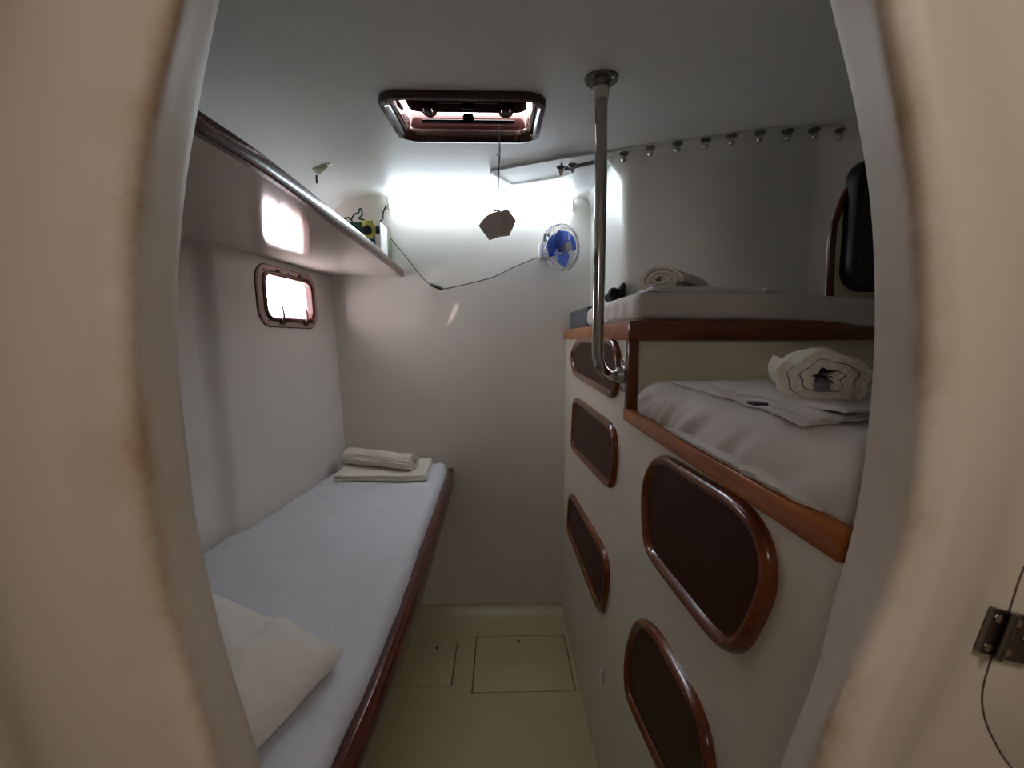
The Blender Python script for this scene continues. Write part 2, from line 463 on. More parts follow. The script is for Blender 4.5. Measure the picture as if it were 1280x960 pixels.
# ------------------------------------------------------------------ structure: bulkhead with the moulded doorway
def ring_of(pl, pr, Y, top, bot):
    """closed outline at depth Y through the given frame points left and right, closed by arches above and below"""
    L = [onY(x, y, Y)[[0, 2]] for x, y in pl]; R = [onY(x, y, Y)[[0, 2]] for x, y in pr]
    c = np.array([.01, 1.28]); pts = L+R
    w0 = L[0][0]; w1 = R[0][0]; v0 = L[-1][0]; v1 = R[-1][0]; zt = max(L[0][1], R[0][1]); zb = min(L[-1][1], R[-1][1])
    cx = (w0+w1)/2
    for s in (-.9, -.62, -.3, 0, .3, .62, .9):
        hw = (w1-w0)/2*.96; pts.append(np.array([cx+hw*s, zt+.012+(top-zt)*math.sqrt(1-s*s)]))
        hw = (v1-v0)/2*.96; pts.append(np.array([(v0+v1)/2+hw*s, zb-.012-(zb-bot)*math.sqrt(1-s*s)]))
    th = np.array([math.atan2(p[1]-c[1], p[0]-c[0]) for p in pts]); rr = np.array([np.linalg.norm(p-c) for p in pts])
    o = np.argsort(th); th, rr = th[o], rr[o]
    T = np.linspace(-math.pi, math.pi, 720, endpoint=False)
    g = np.interp(T, np.r_[th-2*math.pi, th, th+2*math.pi], np.r_[rr, rr, rr])
    k = np.exp(-.5*(np.arange(-24, 25)/8.0)**2); k /= k.sum()
    g = np.convolve(np.r_[g[-24:], g, g[:24]], k, 'valid')
    return c, T[::5], g[::5]
A_L = [(272, 0), (244, 134), (231, 203), (222, 300), (218, 400), (223, 500), (234, 580), (251, 696), (262, 750), (288, 845), (328, 960)]
A_R = [(1041, 0), (1067, 87), (1081, 164), (1092, 225), (1098, 320), (1100, 390), (1098, 450), (1091, 531), (1080, 619), (1064, 700), (1042, 765), (975, 960)]
B_L = [(240, 0), (216, 56), (197, 125), (184, 194), (174, 281), (171, 400), (176, 500), (188, 600), (208, 720), (238, 830), (284, 960)]
B_R = [(1086, 0), (1107, 87), (1120, 150), (1132, 225), (1142, 330), (1145, 430), (1139, 560), (1120, 690), (1090, 775), (1052, 850), (1006, 960)]
C_L = [(56, 0), (22, 110), (3, 188), (-12, 300), (-18, 430), (-10, 600), (18, 740), (80, 960)]
C_R = [(1160, 0), (1179, 70), (1195, 140), (1212, 225), (1228, 330), (1234, 430), (1229, 560), (1205, 670), (1184, 730), (1130, 862), (1085, 960)]
cc, T, ra = ring_of(A_L, A_R, .332, 1.76, .70)
_, _, rb = ring_of(B_L, B_R, .294, 1.78, .68)
_, _, rc = ring_of(C_L, C_R, .284, 1.84, .62)
def radial(r, Y): return [(cc[0]+q*math.cos(t), Y, cc[1]+q*math.sin(t)) for q, t in zip(r, T)]
def rect_ring(Y, x0, x1, z0, z1):
    out = []
    for t in T:
        dx, dz = math.cos(t), math.sin(t)
        k = min(((x1-cc[0])/dx if dx > 0 else (x0-cc[0])/dx) if abs(dx) > 1e-9 else 9, ((z1-cc[1])/dz if dz > 0 else (z0-cc[1])/dz) if abs(dz) > 1e-9 else 9)
        out.append((cc[0]+k*dx, Y, cc[1]+k*dz))
    return out
DY = -.028
rings = [rect_ring(YN+.006, -1.0, 1.4, -.06, 2.06), radial(ra+.03, YN+.006), radial(ra+.012, .376+DY), radial(ra+.004, .370+DY), radial(ra, .360+DY)]
prof = [(.25, .348), (.5, .339), (.75, .331), (.92, .3255)]
rings += [radial(ra+(rb-ra)*k, y+DY) for k, y in prof]
g = rc-rb
rings += [radial(rb+.0005, .321+DY), radial(rb+.003, .3165+DY), radial(rb+np.minimum(.008, .2*g), .3135+DY), radial(rb+np.minimum(.016, .4*g), .312+DY)]
rings += [radial(rb+k*g, .312+DY-.002*math.sin(math.pi*(k-.4)/.5)) for k in (.55, .72)]
rings += [radial(rc-.12*g, .3118+DY), radial(rc, .3128+DY), radial(rc+.014, .3160+DY), radial(rc+.034, .3245+DY), radial(rc+.052, .334+DY), radial(rc+.07, .342+DY), radial(rc+.09, .346+DY)]
rings += [rect_ring(.348+DY, -1.0, 1.4, -.06, 2.06)]
b = B().loft(rings, closed=True)
# stained paint where hands have rubbed the inner edge: a wear mask stored on the ridge
def frame_paint():
    m = gel('beige moulded doorway paint', (196, 184, 168), 0.55, var=0.05)
    nt = m.node_tree; bs = nt.nodes['Principled BSDF']
    src = bs.inputs['Base Color'].links[0].from_socket
    at = node(nt, 'ShaderNodeAttribute', attribute_name='wear')
    tc = node(nt, 'ShaderNodeTexCoord'); n1 = node(nt, 'ShaderNodeTexNoise', Scale=11.0, Detail=8.0, Roughness=0.7)
    nt.links.new(tc.outputs['Object'], n1.inputs['Vector'])
    mr = node(nt, 'ShaderNodeMapRange'); mr.inputs['From Min'].default_value = .42; mr.inputs['From Max'].default_value = .72
    nt.links.new(n1.outputs['Fac'], mr.inputs['Value'])
    ml = node(nt, 'ShaderNodeMath', operation='MULTIPLY')
    nt.links.new(mr.outputs[0], ml.inputs[0]); nt.links.new(at.outputs['Fac'], ml.inputs[1])
    mx = node(nt, 'ShaderNodeMix', data_type='RGBA'); mx.inputs[7].default_value = lin((150, 112, 70))
    nt.links.new(ml.outputs[0], mx.inputs[0]); nt.links.new(src, mx.inputs[6]); nt.links.new(mx.outputs[2], bs.inputs['Base Color'])
    return m
o = b.put('wall_front', frame_paint()); struct(o)
wear = {7: .35, 8: .8, 9: 1.0, 10: .8, 11: .5, 12: .25}
N = len(T); a = o.data.attributes.new('wear', 'FLOAT', 'POINT')
a.data.foreach_set('value', [wear.get(i//N, 0.0) for i in range(len(o.data.vertices))])

# ------------------------------------------------------------------ structure: corridor around the camera
struct(B().box((-1.04, -1.3, -.06), (-1.0, .320, 2.06)).put('wall_corridor_left', M['corr'], smooth=False))
struct(B().box((1.4, -1.3, -.06), (1.44, .320, 2.06)).put('wall_corridor_right', M['corr'], smooth=False))
struct(B().box((-1.04, -1.34, -.06), (1.44, -1.3, 2.06)).put('wall_corridor_back', M['corr'], smooth=False))
struct(B().box((-1.04, -1.34, 2.03), (1.44, .320, 2.06)).put('ceiling_corridor', M['corr'], smooth=False))
struct(B().box((-1.04, -1.34, -.06), (1.44, .320, -.02)).put('floor_corridor', M['floor'], smooth=False))

# ------------------------------------------------------------------ windows: portlight in the hull side
def on_wall(y, z, off=0.0): return (wall_x(y, z)+off, y, z)
pc = ((PY0+PY1)/2, (PZ0+PZ1)/2)
w1 = struct(thing('window_1', 'small rounded opening portlight in the left hull side, bright with daylight', 'window', on_wall(*pc)))
fl = rrect(.385, .215, .06)
def wr(poly, off, s=1.0, sh=0.0): return [on_wall(pc[0]+p[0]*s, pc[1]+p[1]*s, off) for p in poly]
inn = rrect(.30, .145, .035)
B().loft([wr(fl, -.002), wr(fl, .005), wr(rrect(.379, .209, .058), .008), wr(rrect(.335, .178, .045), .008), wr(rrect(.33, .172, .043), .004), wr(rrect(.33, .172, .043), -.028)]).put('flange', M['flange'], w1)
B().loft([wr(rrect(.336, .178, .046), -.01), wr(rrect(.336, .178, .046), .011), wr(rrect(.326, .168, .043), .015), wr(rrect(.312, .156, .038), .015), wr(inn, .009), wr(inn, -.012)]).put('frame', M['brown_pl'], w1, label='dark red-brown inner frame of the portlight')
B().loft([wr(rrect(.315, .160, .038), -.009), wr(rrect(.315, .160, .038), -.005)], caps=True).put('pane', M['pane'], w1)
edge = rrect(.387, .217, .061)
B().tube(wr(edge, .001), .0022, 6, closed=True).put('gasket', M['brown_pl'], w1)
for dy in (-.075, .085):
    y, z = pc[0]+dy, pc[1]-.088
    lt = B().lathe([(.012, 0), (.013, .012), (.006, .016)], on_wall(y, z, .006), (1, 0, 0), 14).put('latch', M['brown_pl'], w1)
    B().tube([on_wall(y, z, .02), on_wall(y, z+.03, .02), on_wall(y+.002, z+.055, .016)], [.005, .004, .003], 8).put('lever', M['brown_pl'], lt)
for dy in (-.07, .075):
    B().rbox(tuple(np.array(on_wall(pc[0]+dy, pc[1]+.092, .006))-[.006, .012, .006]), tuple(np.array(on_wall(pc[0]+dy, pc[1]+.092, .006))+[.008, .012, .006]), .003).put('hinge', M['brown_pl'], w1)
for dy, dz in ((-.15, -.088), (.15, -.086), (-.15, .088), (.15, .088), (0, .094)):
    B().lathe([(.004, 0), (.003, .002)], on_wall(pc[0]+dy, pc[1]+dz, .0075), (1, 0, 0), 10).put('screw', M['brown_pl'], w1)

# ------------------------------------------------------------------ windows: deck hatch
hc = ((HX0+HX1)/2, (HY0+HY1)/2)
w2 = struct(thing('window_2', 'dark brown framed deck hatch with smoked lens in the ceiling', 'window', (hc[0], hc[1], ceil_z(hc[1]))))
def hr(w, h, r, dz): return [(hc[0]+p[0], hc[1]+p[1], ceil_z(hc[1]+p[1])+dz) for p in rrect(w, h, r)]
B().loft([hr(.402, .296, .055, .002), hr(.402, .296, .055, -.010), hr(.394, .288, .052, -.016), hr(.374, .268, .046, -.017), hr(.362, .256, .042, -.012), hr(.352, .246, .040, -.004)]).put('frame', M['hatch_brown'], w2)
B().loft([hr(.352, .246, .040, -.004), hr(.342, .236, .036, .012), hr(.334, .228, .034, .048), hr(.337, .231, .035, .051), hr(.460, .360, .034, .050)]).put('coaming', plain('polished brown coaming', (84, 54, 50), 0.1, 0.35), w2)
B().loft([hr(.344, .238, .037, .004), hr(.340, .234, .036, .002), hr(.337, .231, .036, .006), hr(.338, .232, .036, .012)]).put('seal', plain('pale hatch seal', (150, 128, 120), 0.2, 0.4), w2)
# lens panel, a little smaller than its coaming: daylight shows round its rim
def ln(s_, dz):
    return [(hc[0]+p[0], hc[1]-.007+p[1], ceil_z(hc[1]+p[1])+.0505+dz) for p in rrect(*s_)]
B().loft([ln((.322, .210, .03), .001), ln((.322, .210, .03), .005)], caps=True).put('lens', M['lens'], w2)
B().loft([ln(s_, dz) for s_, dz in (((.324, .212, .031), .0055), ((.324, .212, .031), -.001), ((.306, .196, .026), -.001), ((.306, .196, .026), .003))]).put('lens_rim', M['black_gloss'], w2)
HZ = ceil_z(hc[1])+.058
for dx in (-.105, .105):
    hd = B().lathe([(.021, 0), (.021, .014), (.014, .02)], (hc[0]+dx, hc[1]+.076, HZ+.002), (0, 0, -1), 18).put('handle', M['hatch_brown'], w2)
    B().rbox((hc[0]+dx-.012, hc[1]+.03, HZ-.026), (hc[0]+dx+.012, hc[1]+.072, HZ-.016), .005).put('grip', M['hatch_brown'], hd)
B().rbox((hc[0]-.016, hc[1]+.088, HZ-.020), (hc[0]+.016, hc[1]+.106, HZ-.004), .006).put('catch', M['black_gloss'], w2)
B().tube([(hc[0]-.13, hc[1]+.098, HZ-.024), (hc[0]+.13, hc[1]+.098, HZ-.024)], .005, 10).put('stay_bar', M['black_gloss'], w2)

# ------------------------------------------------------------------ shelf along the hull side
sh = thing('shelf', 'long white glossy shelf with red mahogany edge along the left hull side', 'shelf', (-.62, 1.2, 1.63))
edge_pts = [(-.430, YN+.012), (-.412, .64), (-.402, .78), (-.403, 1.0), (-.409, 1.2), (-.420, 1.6), (-.447, 2.09)]
ep = spline([(x, y, 0) for x, y in edge_pts], 6)
rg = []
for p in ep:
    wx = wall_x(p.y, 1.64)-.004
    rg.append([(wx, p.y, 1.630), (p.x-.008, p.y, 1.630), (p.x-.008, p.y, 1.651), (wx, p.y, 1.651)])
B().loft(rg, caps=True).put('board', M['shelf_white'], sh)
rg = []
for p in ep:
    x = p.x
    rg.append([(x-.010, p.y, 1.628), (x+.001, p.y, 1.628), (x+.003, p.y, 1.631), (x+.003, p.y, 1.654), (x+.001, p.y, 1.658), (x-.006, p.y, 1.659), (x-.010, p.y, 1.656)])
B().loft(rg, caps=True).put('edge_trim', M['wood_red'], sh, label='red mahogany edge strip')

# ------------------------------------------------------------------ things on the shelf
ST = 1.6515
Q = lambda x, y, Y=1.93: onY(x, y, Y)
t = thing('switch_box', 'yellow faced box with round black knob stacked on the teal box', 'box', (-.55, 1.93, ST+.1))
zt, zm = Q(460, 275)[2], Q(460, 298)[2]; xl, xr = Q(452, 285)[0], Q(467.5, 285)[0]
B().rbox((xl, 1.93, zm+.001), (xr, 2.02, zt), .004).put('case', M['yellow'], t)
k = Q(459, 288)
B().lathe([(.020, 0), (.019, .012), (.013, .015)], (k[0], 1.93, k[2]), (0, -1, 0), 20).put('knob', M['black'], t)
B().lathe([(.004, 0), (.003, .003)], (xr-.007, 1.93, zt-.007), (0, -1, 0), 10).put('screw', M['black'], t)
tag(B().rbox((xl, 1.93, ST), (xr, 2.02, zm), .004).put('teal_box', M['teal']), 'teal blue box under the yellow faced box on the shelf', 'box')
xg = Q(430, 285)[0]
t = thing('green_box', 'dark green box on the shelf left of the yellow faced box', 'box', ((xg+xl)/2, 1.97, ST))
B().rbox((xg, 1.94, ST), (xl-.003, 2.03, zt-.004), .005).put('case', M['green'], t)
B().rbox((xg+.008, 1.936, ST+.02), (xl-.011, 1.941, zt-.02), .002).put('cover', M['green'], t)
xw0, xw1 = Q(469, 285)[0], Q(476, 285)[0]
zw = Q(470, 277)[2]
t = thing('white_panel', 'white upright plastic module on the shelf right of the yellow faced box', 'module', ((xw0+xw1)/2, 1.97, ST))
B().rbox((xw0, 1.925, ST), (xw1, 2.04, zw), .003).put('case', M['white_pl'], t)
B().rbox((xw0+.003, 1.9235, zw-.05), (xw1-.003, 1.927, zw-.02), .001).put('inset', M['black'], t)
xp0, xp1 = Q(477, 285, 2.03)[0], Q(485, 285, 2.03)[0]; zp = Q(480, 283, 2.03)[2]
t = thing('junction_box', 'small clear plastic junction box at the shelf end by wall', 'box', ((xp0+xp1)/2, 2.05, ST))
B().rbox((xp0, 2.03, ST), (xp1, 2.09, zp), .004).put('case', M['clear'], t)
B().rbox((xp0+.004, 2.045, ST+.04), (xp1-.004, 2.085, zp-.03), .003).put('terminal_block', plain('grey green terminal block', (120, 126, 104), .5), t)
c = [Q(*p, 1.98) for p in ((426, 280), (430, 274), (436, 272), (440, 276), (441, 284))]
tag(B().tube(spline(c), .0035, 8).put('cable', M['black']), 'low black cable loop over the green box on shelf', 'cable')
c = [Q(*p, 2.0) for p in ((438, 276), (443, 268), (448, 266), (449, 262), (451, 261), (453, 268), (449, 273), (456, 275))]
tag(B().tube(spline(c), .0035, 8).put('cable', M['black']), 'tall black cable loop with plug above the yellow faced box', 'cable')
c = [onY(*p, 2.07) for p in ((486, 253), (482, 259), (479, 266), (478, 274), (472, 279), (468, 280))]
tag(B().tube(spline(c), .0035, 8).put('cable', M['black']), 'short black cable dropping from the wall lamp to the shelf', 'cable')

# ------------------------------------------------------------------ lamp on the aft bulkhead
LZ = 1.945
t = thing('wall_lamp', 'long bright white tube lamp mounted high on the aft bulkhead', 'lamp', (-.09, 2.08, LZ-.02))
x0, x1 = onY(488, 249, 2.07)[0], onY(714, 249, 2.07)[0]
B().rbox((x0-.012, 2.078, LZ-.016), (x1+.012, 2.10, LZ+.016), .004).put('base', M['white_pl'], t)
pr = [(2.078+.0*k, 0) for k in range(1)]
rg = []
for x in (x0, x1):
    rg.append([(x, 2.082-.032*math.sin(math.radians(180*k/12)), LZ-.024*math.cos(math.radians(180*k/12))) for k in range(13)])
B().loft(rg, caps=True).put('diffuser', M['tube'], t, label='glowing white diffuser')
for x, s in ((x0, -1), (x1, 1)):
    B().rbox((min(x, x+s*.014), 2.046, LZ-.0245), (max(x, x+s*.014), 2.084, LZ+.0245), .004).put('end_cap', M['white_pl'], t)

# ------------------------------------------------------------------ fan
fc = np.array([.262, 1.985, 1.742]); ax = Vector((.60, -.80, -.06)).normalized()
t = thing('fan', 'small blue bladed fan in a chrome wire cage on the aft bulkhead', 'fan', (.2, 2.09, 1.70))
u = ax.cross(Vector((0, 0, 1))).normalized(); w = u.cross(ax)
def fp(r, a, h): return Vector(fc)+ax*h+(u*math.cos(a)+w*math.sin(a))*r
R0 = .098
cg = B()
for r, h in ((R0*.97, -.022), (R0, 0.0), (R0*.98, .012), (R0*.80, .026), (R0*.30, .036)):
    cg.tube([fp(r, 2*math.pi*k/36, h) for k in range(36)], .0012, 5, closed=True)
for k in range(36):
    a = 2*math.pi*k/36
    cg.tube([fp(.03, a, .036), fp(R0*.8, a+.12, .026), fp(R0*.98, a+.16, .010), fp(R0*.98, a+.16, -.02), fp(R0*.6, a+.1, -.036), fp(.03, a, -.038)], .00075, 4, cap=False)
cg.put('wire_cage', M['steel_dk'], t)
B().lathe([(.022, 0), (.024, .003), (.02, .007), (.004, .008)], tuple(Vector(fc)+ax*.033), tuple(ax), 20).put('badge', M['steel_dk'], t)
for i in range(3):
    a0 = math.radians(12+120*i); vs = []; n1, n2 = 6, 8
    for q in range(n1+1):
        for s_ in range(n2+1):
            rr = .016+.068*q/n1; wd = math.radians(34+34*math.sin(math.pi*min(1, q/n1*.9+.1)))
            a = a0+(s_/n2-.5)*2*wd*(.75+.25*q/n1); h = .016*(s_/n2-.5)*2
            if q == n1: rr -= .012*abs(s_/n2-.5)**2*4
            vs.append(fp(rr, a, h))
    fs = [(q*(n2+1)+s_, q*(n2+1)+s_+1, (q+1)*(n2+1)+s_+1, (q+1)*(n2+1)+s_) for q in range(n1) for s_ in range(n2)]
    k0 = len(vs); vs2 = vs+[v-ax*.0022 for v in vs]
    fs2 = fs+[tuple(i_+k0 for i_ in reversed(f)) for f in fs]
    bd = [s_ for s_ in range(n2+1)]+[q*(n2+1)+n2 for q in range(1, n1+1)]+[n1*(n2+1)+s_ for s_ in range(n2-1, -1, -1)]+[q*(n2+1) for q in range(n1-1, 0, -1)]
    fs2 += [(bd[j], bd[(j+1) % len(bd)], bd[(j+1) % len(bd)]+k0, bd[j]+k0) for j in range(len(bd))]
    B().add(vs2, fs2).put('blade', M['blue'], t)
B().lathe([(.019, -.012), (.020, .008), (.012, .014), (.003, .015)], tuple(fc), tuple(ax), 20).put('hub', M['blue'], t)
B().lathe([(.008, 0), (.030, .004), (.033, .02), (.033, .05), (.022, .06)], tuple(Vector(fc)-ax*.034), tuple(-ax), 20).put('motor', M['white_pl'], t)
B().rbox((.168, 2.03, 1.705), (.215, 2.10, 1.775), .008).put('base', M['white_pl'], t)
nb = B().tube([Vector(fc)-ax*.06, (.205, 2.07, 1.80), (.205, 2.098, 1.80)], .008, 10)
nb.rbox((.192, 2.075, 1.785), (.222, 2.10, 1.825), .005)
nb.put('bracket', M['steel_dk'], t)

# ------------------------------------------------------------------ cord from shelf to fan
t = thing('power_cord', 'thin black cord drooping across aft bulkhead from shelf to fan', 'cord', (-.1, 2.09, 1.57))
c = [onY(*p, 2.094) for p in ((480, 288), (495, 306), (512, 327), (527, 346), (540, 357), (553, 361), (575, 357), (600, 351), (620, 345), (642, 334), (664, 325), (684, 316))]
B().tube(spline(c, 5), .0022, 6).put('wire', M['black'], t)
B().tube([onY(*p, 2.091) for p in ((538, 355), (540, 356.5), (552, 361), (554, 361.7))], [.004, .0075, .0075, .004], 10).put('inline_switch', M['black'], t, label='black inline switch on the cord')

# ------------------------------------------------------------------ hanging card
HYY = 1.345
t = thing('hanging_card', 'grey-brown faceted folded card dangling on a cord below the deck hatch', 'tag', tuple(onY(622, 262, HYY)))
pl = [(598, 282), (607.5, 270), (616, 265.5), (624, 264), (631, 276), (628, 290), (622, 295.5), (611, 299.6)]
pr_ = [(624, 264), (635, 261), (645, 276), (637, 294), (622, 295.5), (628, 290), (631, 276)]
cl = [onY(x, y, HYY+.012*(x-631)/33.0*-1) for x, y in pl]; cr_ = [onY(x, y, HYY+.02*(x-631)/14.0*1) for x, y in pr_]
B().prism(cl, (.002, .010, 0)).put('flap', M['card'], t, smooth=False)
B().prism(cr_, (-.002, .010, 0)).put('flap', M['card'], t, smooth=False)
c0, c1 = onY(623, 262, HYY), onY(624.5, 161, HYY)
B().tube([c0, (c0+c1)/2, (c1[0], HYY, HZ-.026)], .0014, 6).put('cord', M['black'], t)
B().tube([c0+np.array([0, 0, .10]), c0+np.array([.006, 0, .16]), (c1[0]-.004, HYY, HZ-.026)], .0012, 6).put('cord', M['black'], t)
B().tube([onY(617, 263.5, HYY), onY(621, 262.5, HYY), onY(625, 264, HYY)], .003, 8).put('hook', M['steel_dk'], t)
B().lathe([(.004, -.006), (.005, 0), (.003, .006)], tuple(onY(623, 193, HYY)), (0, 0, 1), 10).put('bead', M['white_pl'], t)

# ------------------------------------------------------------------ soffit board under the deckhead
poly = [(613, 215), (640, 231), (690, 223), (742, 208), (762, 190), (700, 199), (640, 210)]
pp = [on_ceil(x, y, -.009) for x, y in poly]
t = thing('soffit_board', 'pale angular panel fixed under deckhead by the lamp right end', 'panel', tuple(pp[0]))
B().prism(pp, (0, 0, .0085)).put('board', M['ceil'], t, smooth=False)
B().tube([p+np.array([0, 0, -.001]) for p in (pp[0], pp[1], pp[2], on_ceil(715, 216, -.009))], .0042, 8).put('added_edge_bead', M['translucent'], t, label='white bead added to show the lit rear edges')  # translucent bead added to catch lamp light as the board's lit edge

# ------------------------------------------------------------------ handrail rod and the bolts through the deckhead
t = thing('grab_rod', 'slim dark steel rod under deckhead passing behind the pole', 'rod', tuple(on_ceil(727, 207, -.03)))
ra_, rb_ = on_ceil(702, 212, -.03), on_ceil(757, 199.5, -.03)
B().tube([ra_, rb_], .006, 12).put('rod', M['steel_dk'], t)
for p in (ra_, rb_): B().tube([p, p+np.array([0, 0, .026])], .004, 8).put('standoff', M['steel_dk'], t)
bolts = [(780, 193), (813, 185.5), (847, 180), (882, 176), (915, 171), (950, 167), (985, 165), (1018, 163.5), (1050, 164), (1081, 164)]
def surf_down(x, y):
    p = on_ceil(x, y, 0); return p
words = ['first', 'second', 'third', 'fourth', 'fifth', 'sixth', 'seventh', 'eighth', 'ninth', 'tenth']
proto = None
def bolt(pos, label, group):
    global proto
    if proto is None:
        r = thing('deck_bolt', label, 'bolt', tuple(pos), group); x, y, z = pos
        ws = B().lathe([(.0145, .004), (.0145, -.001), (.011, -.003), (.006, -.004)], (x, y, z), (0, 0, 1), 18).put('washer', M['steel_dk'], r)
        nu = B().lathe([(.0065, -.003), (.0075, -.006), (.0085, -.012), (.0075, -.019), (.004, -.023), (.001, -.0245)], (x, y, z), (0, 0, 1), 14).put('dome_nut', M['steel'], r)
        proto = r; return r
    r = proto.copy(); COL.objects.link(r); r.location = tuple(pos); r['label'] = label; r['group'] = group
    for ch in proto.children:
        c = ch.copy(); COL.objects.link(c); c.parent = r
    return r
plates = B()
for i, p in enumerate(bolts):
    q = on_ceil(*p, -.012)
    lab = 'domed chrome bolt, %s along from the steel pole above the upper berth' % words[i]
    bolt(q, lab, 'chrome bolts along the deckhead edge')
for p, lab in (((701, 210), 'domed chrome bolt at the free end of the dark rod'), ((715.5, 207), 'domed chrome bolt on the dark rod nearest the pole')):
    bolt(on_ceil(*p, -.036), lab, 'chrome bolts on the dark rod')
# boss under the bolts: the padded lower edge of the deckhead
# ------------------------------------------------------------------ triangular ceiling fitting
p0, p1, p2 = on_ceil(381, 207, 0), on_ceil(415, 204, 0), on_ceil(397, 203, 0)
t = thing('ceiling_fitting', 'grey-green triangular fitting with screws on ceiling above the shelf', 'fitting', tuple(p2))
ap = on_ceil(398, 216, 0); top = [on_ceil(381.5, 206, 0), on_ceil(414, 202.5, 0), on_ceil(397.5, 216.5, 0)]
lo_ = [.75*q+.25*sum(top)/3 + np.array([0, 0, -.016]) for q in top]
def rt(q, z=0):
    q2 = round_quad([tuple(v[:2]) for v in q], .018, 4); return [(a_, b_, ceil_z(b_)+z) for a_, b_ in q2]
B().loft([rt(top, .002), rt(top, -.004), rt(lo_, -.014)], caps=True).put('plate', M['olive'], t)
for q in top[:2]:
    q = .8*q+.2*sum(top)/3
    B().lathe([(.007, 0), (.006, .004)], (q[0], q[1], ceil_z(q[1])-.005), (0, 0, -1), 12).put('screw', M['steel'], t)
q = onY(395.5, 214, ap[1]-.03)
B().tube([(q[0], q[1], ceil_z(q[1])-.008), (q[0], q[1], ceil_z(q[1])-.045)], .004, 8).put('stub', M['black'], t)

# ------------------------------------------------------------------ pole
t = thing('grab_pole', 'polished steel pole from ceiling bent into the cabinet side', 'pole', (.222, 1.02, 1.25))
PX, PY = .219, 1.02
zt = ceil_z(PY); zb = 1.262
path = [(PX-.003, PY, zt-.008), (PX, PY, 1.7), (PX, PY, 1.5), (PX, PY, zb+.062)]
for k in range(1, 9):
    a = math.radians(90*k/8); path.append((PX+.055-.055*math.cos(a), PY+.055*(1-math.cos(a)), zb+.055-.055*math.sin(a)))
path += [(XC-.004, PY+.062, zb)]
pp = [Vector(p) for p in path]
B().tube(pp, .0135, 20).put('tube', M['steel'], t)
f1 = B().lathe([(.036, 0), (.036, -.004), (.034, -.007), (.022, -.008), (.018, -.02), (.0145, -.022)], (PX-.003, PY, zt-.001), (0, 0, 1), 28).put('ceiling_flange', M['steel_dk'], t)
for k in range(4):
    a = math.radians(45+90*k)
    B().lathe([(.004, 0), (.003, .002)], (PX-.003+.028*math.cos(a), PY+.028*math.sin(a), zt-.0085), (0, 0, -1), 10).put('screw', M['steel'], f1)
B().tube([(PX-.003, PY, zt-.022), (PX-.003, PY, zt-.045)], .0165, 20).put('collar', M['white_pl'], t)
f2 = B().lathe([(.043, 0), (.043, .004), (.041, .007), (.022, .008), (.019, .02), (.0145, .022)], (XC, PY+.062, zb), (-1, 0, 0), 28).put('side_flange', M['steel'], t)
for k in range(6):
    a = math.radians(30+60*k)
    B().lathe([(.0045, 0), (.0035, .002)], (XC-.0075, PY+.062+.033*math.cos(a), zb+.033*math.sin(a)), (-1, 0, 0), 10).put('screw', M['steel_dk'], f2)

# ------------------------------------------------------------------ right-hand cabinet with the berths
UB = 1.030    # forward face of the upper berth
cb = thing('berth_cabinet', 'cream built-in berth cabinet with dark oval locker doors and mahogany trims', 'cabinet', (.8, 1.2, 0))
b = B().box((XC, YN+.01, 0), (XC+.02, 2.098, 1.165)).box((XC, UB, 1.165), (XC+.02, 2.098, 1.350))
b.put('side_panel', M['cab'], cb, smooth=False)
B().box((XC+.02, YN+.01, 1.140), (1.29, UB, 1.163)).put('lower_berth_board', M['nook'], cb, smooth=False)
B().box((XC+.012, UB+.012, 1.163), (1.15, UB+.03, 1.350)).put('nook_back_panel', M['nook'], cb, smooth=False)
ub = B()
wallY = lambda x: float(np.interp(x, [p[0] for p in plan[8:]], [p[1] for p in plan[8:]]))
rg = []
for x in (XC+.004, .405, .45, .52, .65, .8, .9, .95, 1.02, 1.12):
    ymax = 2.09 if x < .41 else max(UB+.03, wallY(x)-.008)
    rg.append([(x, UB+.004, 1.352), (x, ymax, 1.352), (x, ymax, 1.388), (x, UB+.004, 1.388)])
ub.loft(rg, caps=True).put('upper_berth_board', M['nook'], cb, smooth=False)
B().rbox((XC-.012, UB-.010, 1.347), (XC+.016, 2.092, 1.390), .004).put('side_trim', M['wood_lit'], cb, label='mahogany trim in a lit honey brown')
B().rbox((XC-.011, UB-.012, 1.346), (1.10, UB+.012, 1.391), .004).put('front_trim', M['wood_x'], cb, label='brown mahogany trim')
B().rbox((XC-.011, UB-.012, 1.172), (XC+.014, UB+.012, 1.347), .003).put('corner_post', wood('brown mahogany post', (84, 40, 14), (120, 62, 24), 'Z', .25), cb)
B().rbox((XC-.014, YN+.012, 1.158), (XC+.006, UB+.010, 1.188), .004).put('lower_trim', M['wood_lit'], cb, label='mahogany trim in a lit honey brown')
DOORS = {'P1': ([(722, 421), (766, 422), (774, 448), (768, 503), (715, 469), (712, 440)], .05),
         'P2': ([(716, 494), (763, 530), (769, 545), (764, 618), (713, 562)], .045),
         'P3': ([(711, 612), (755, 690), (759, 712), (751, 777), (708, 664)], .045),
         'P4': ([(818, 562), (935, 634), (964, 690), (961, 745), (922, 824), (897, 816), (803, 690), (800, 602)], .05),
         'P5': ([(793, 768), (815, 782), (882, 905), (890, 1010), (838, 1000), (779, 868), (780, 812)], .05)}
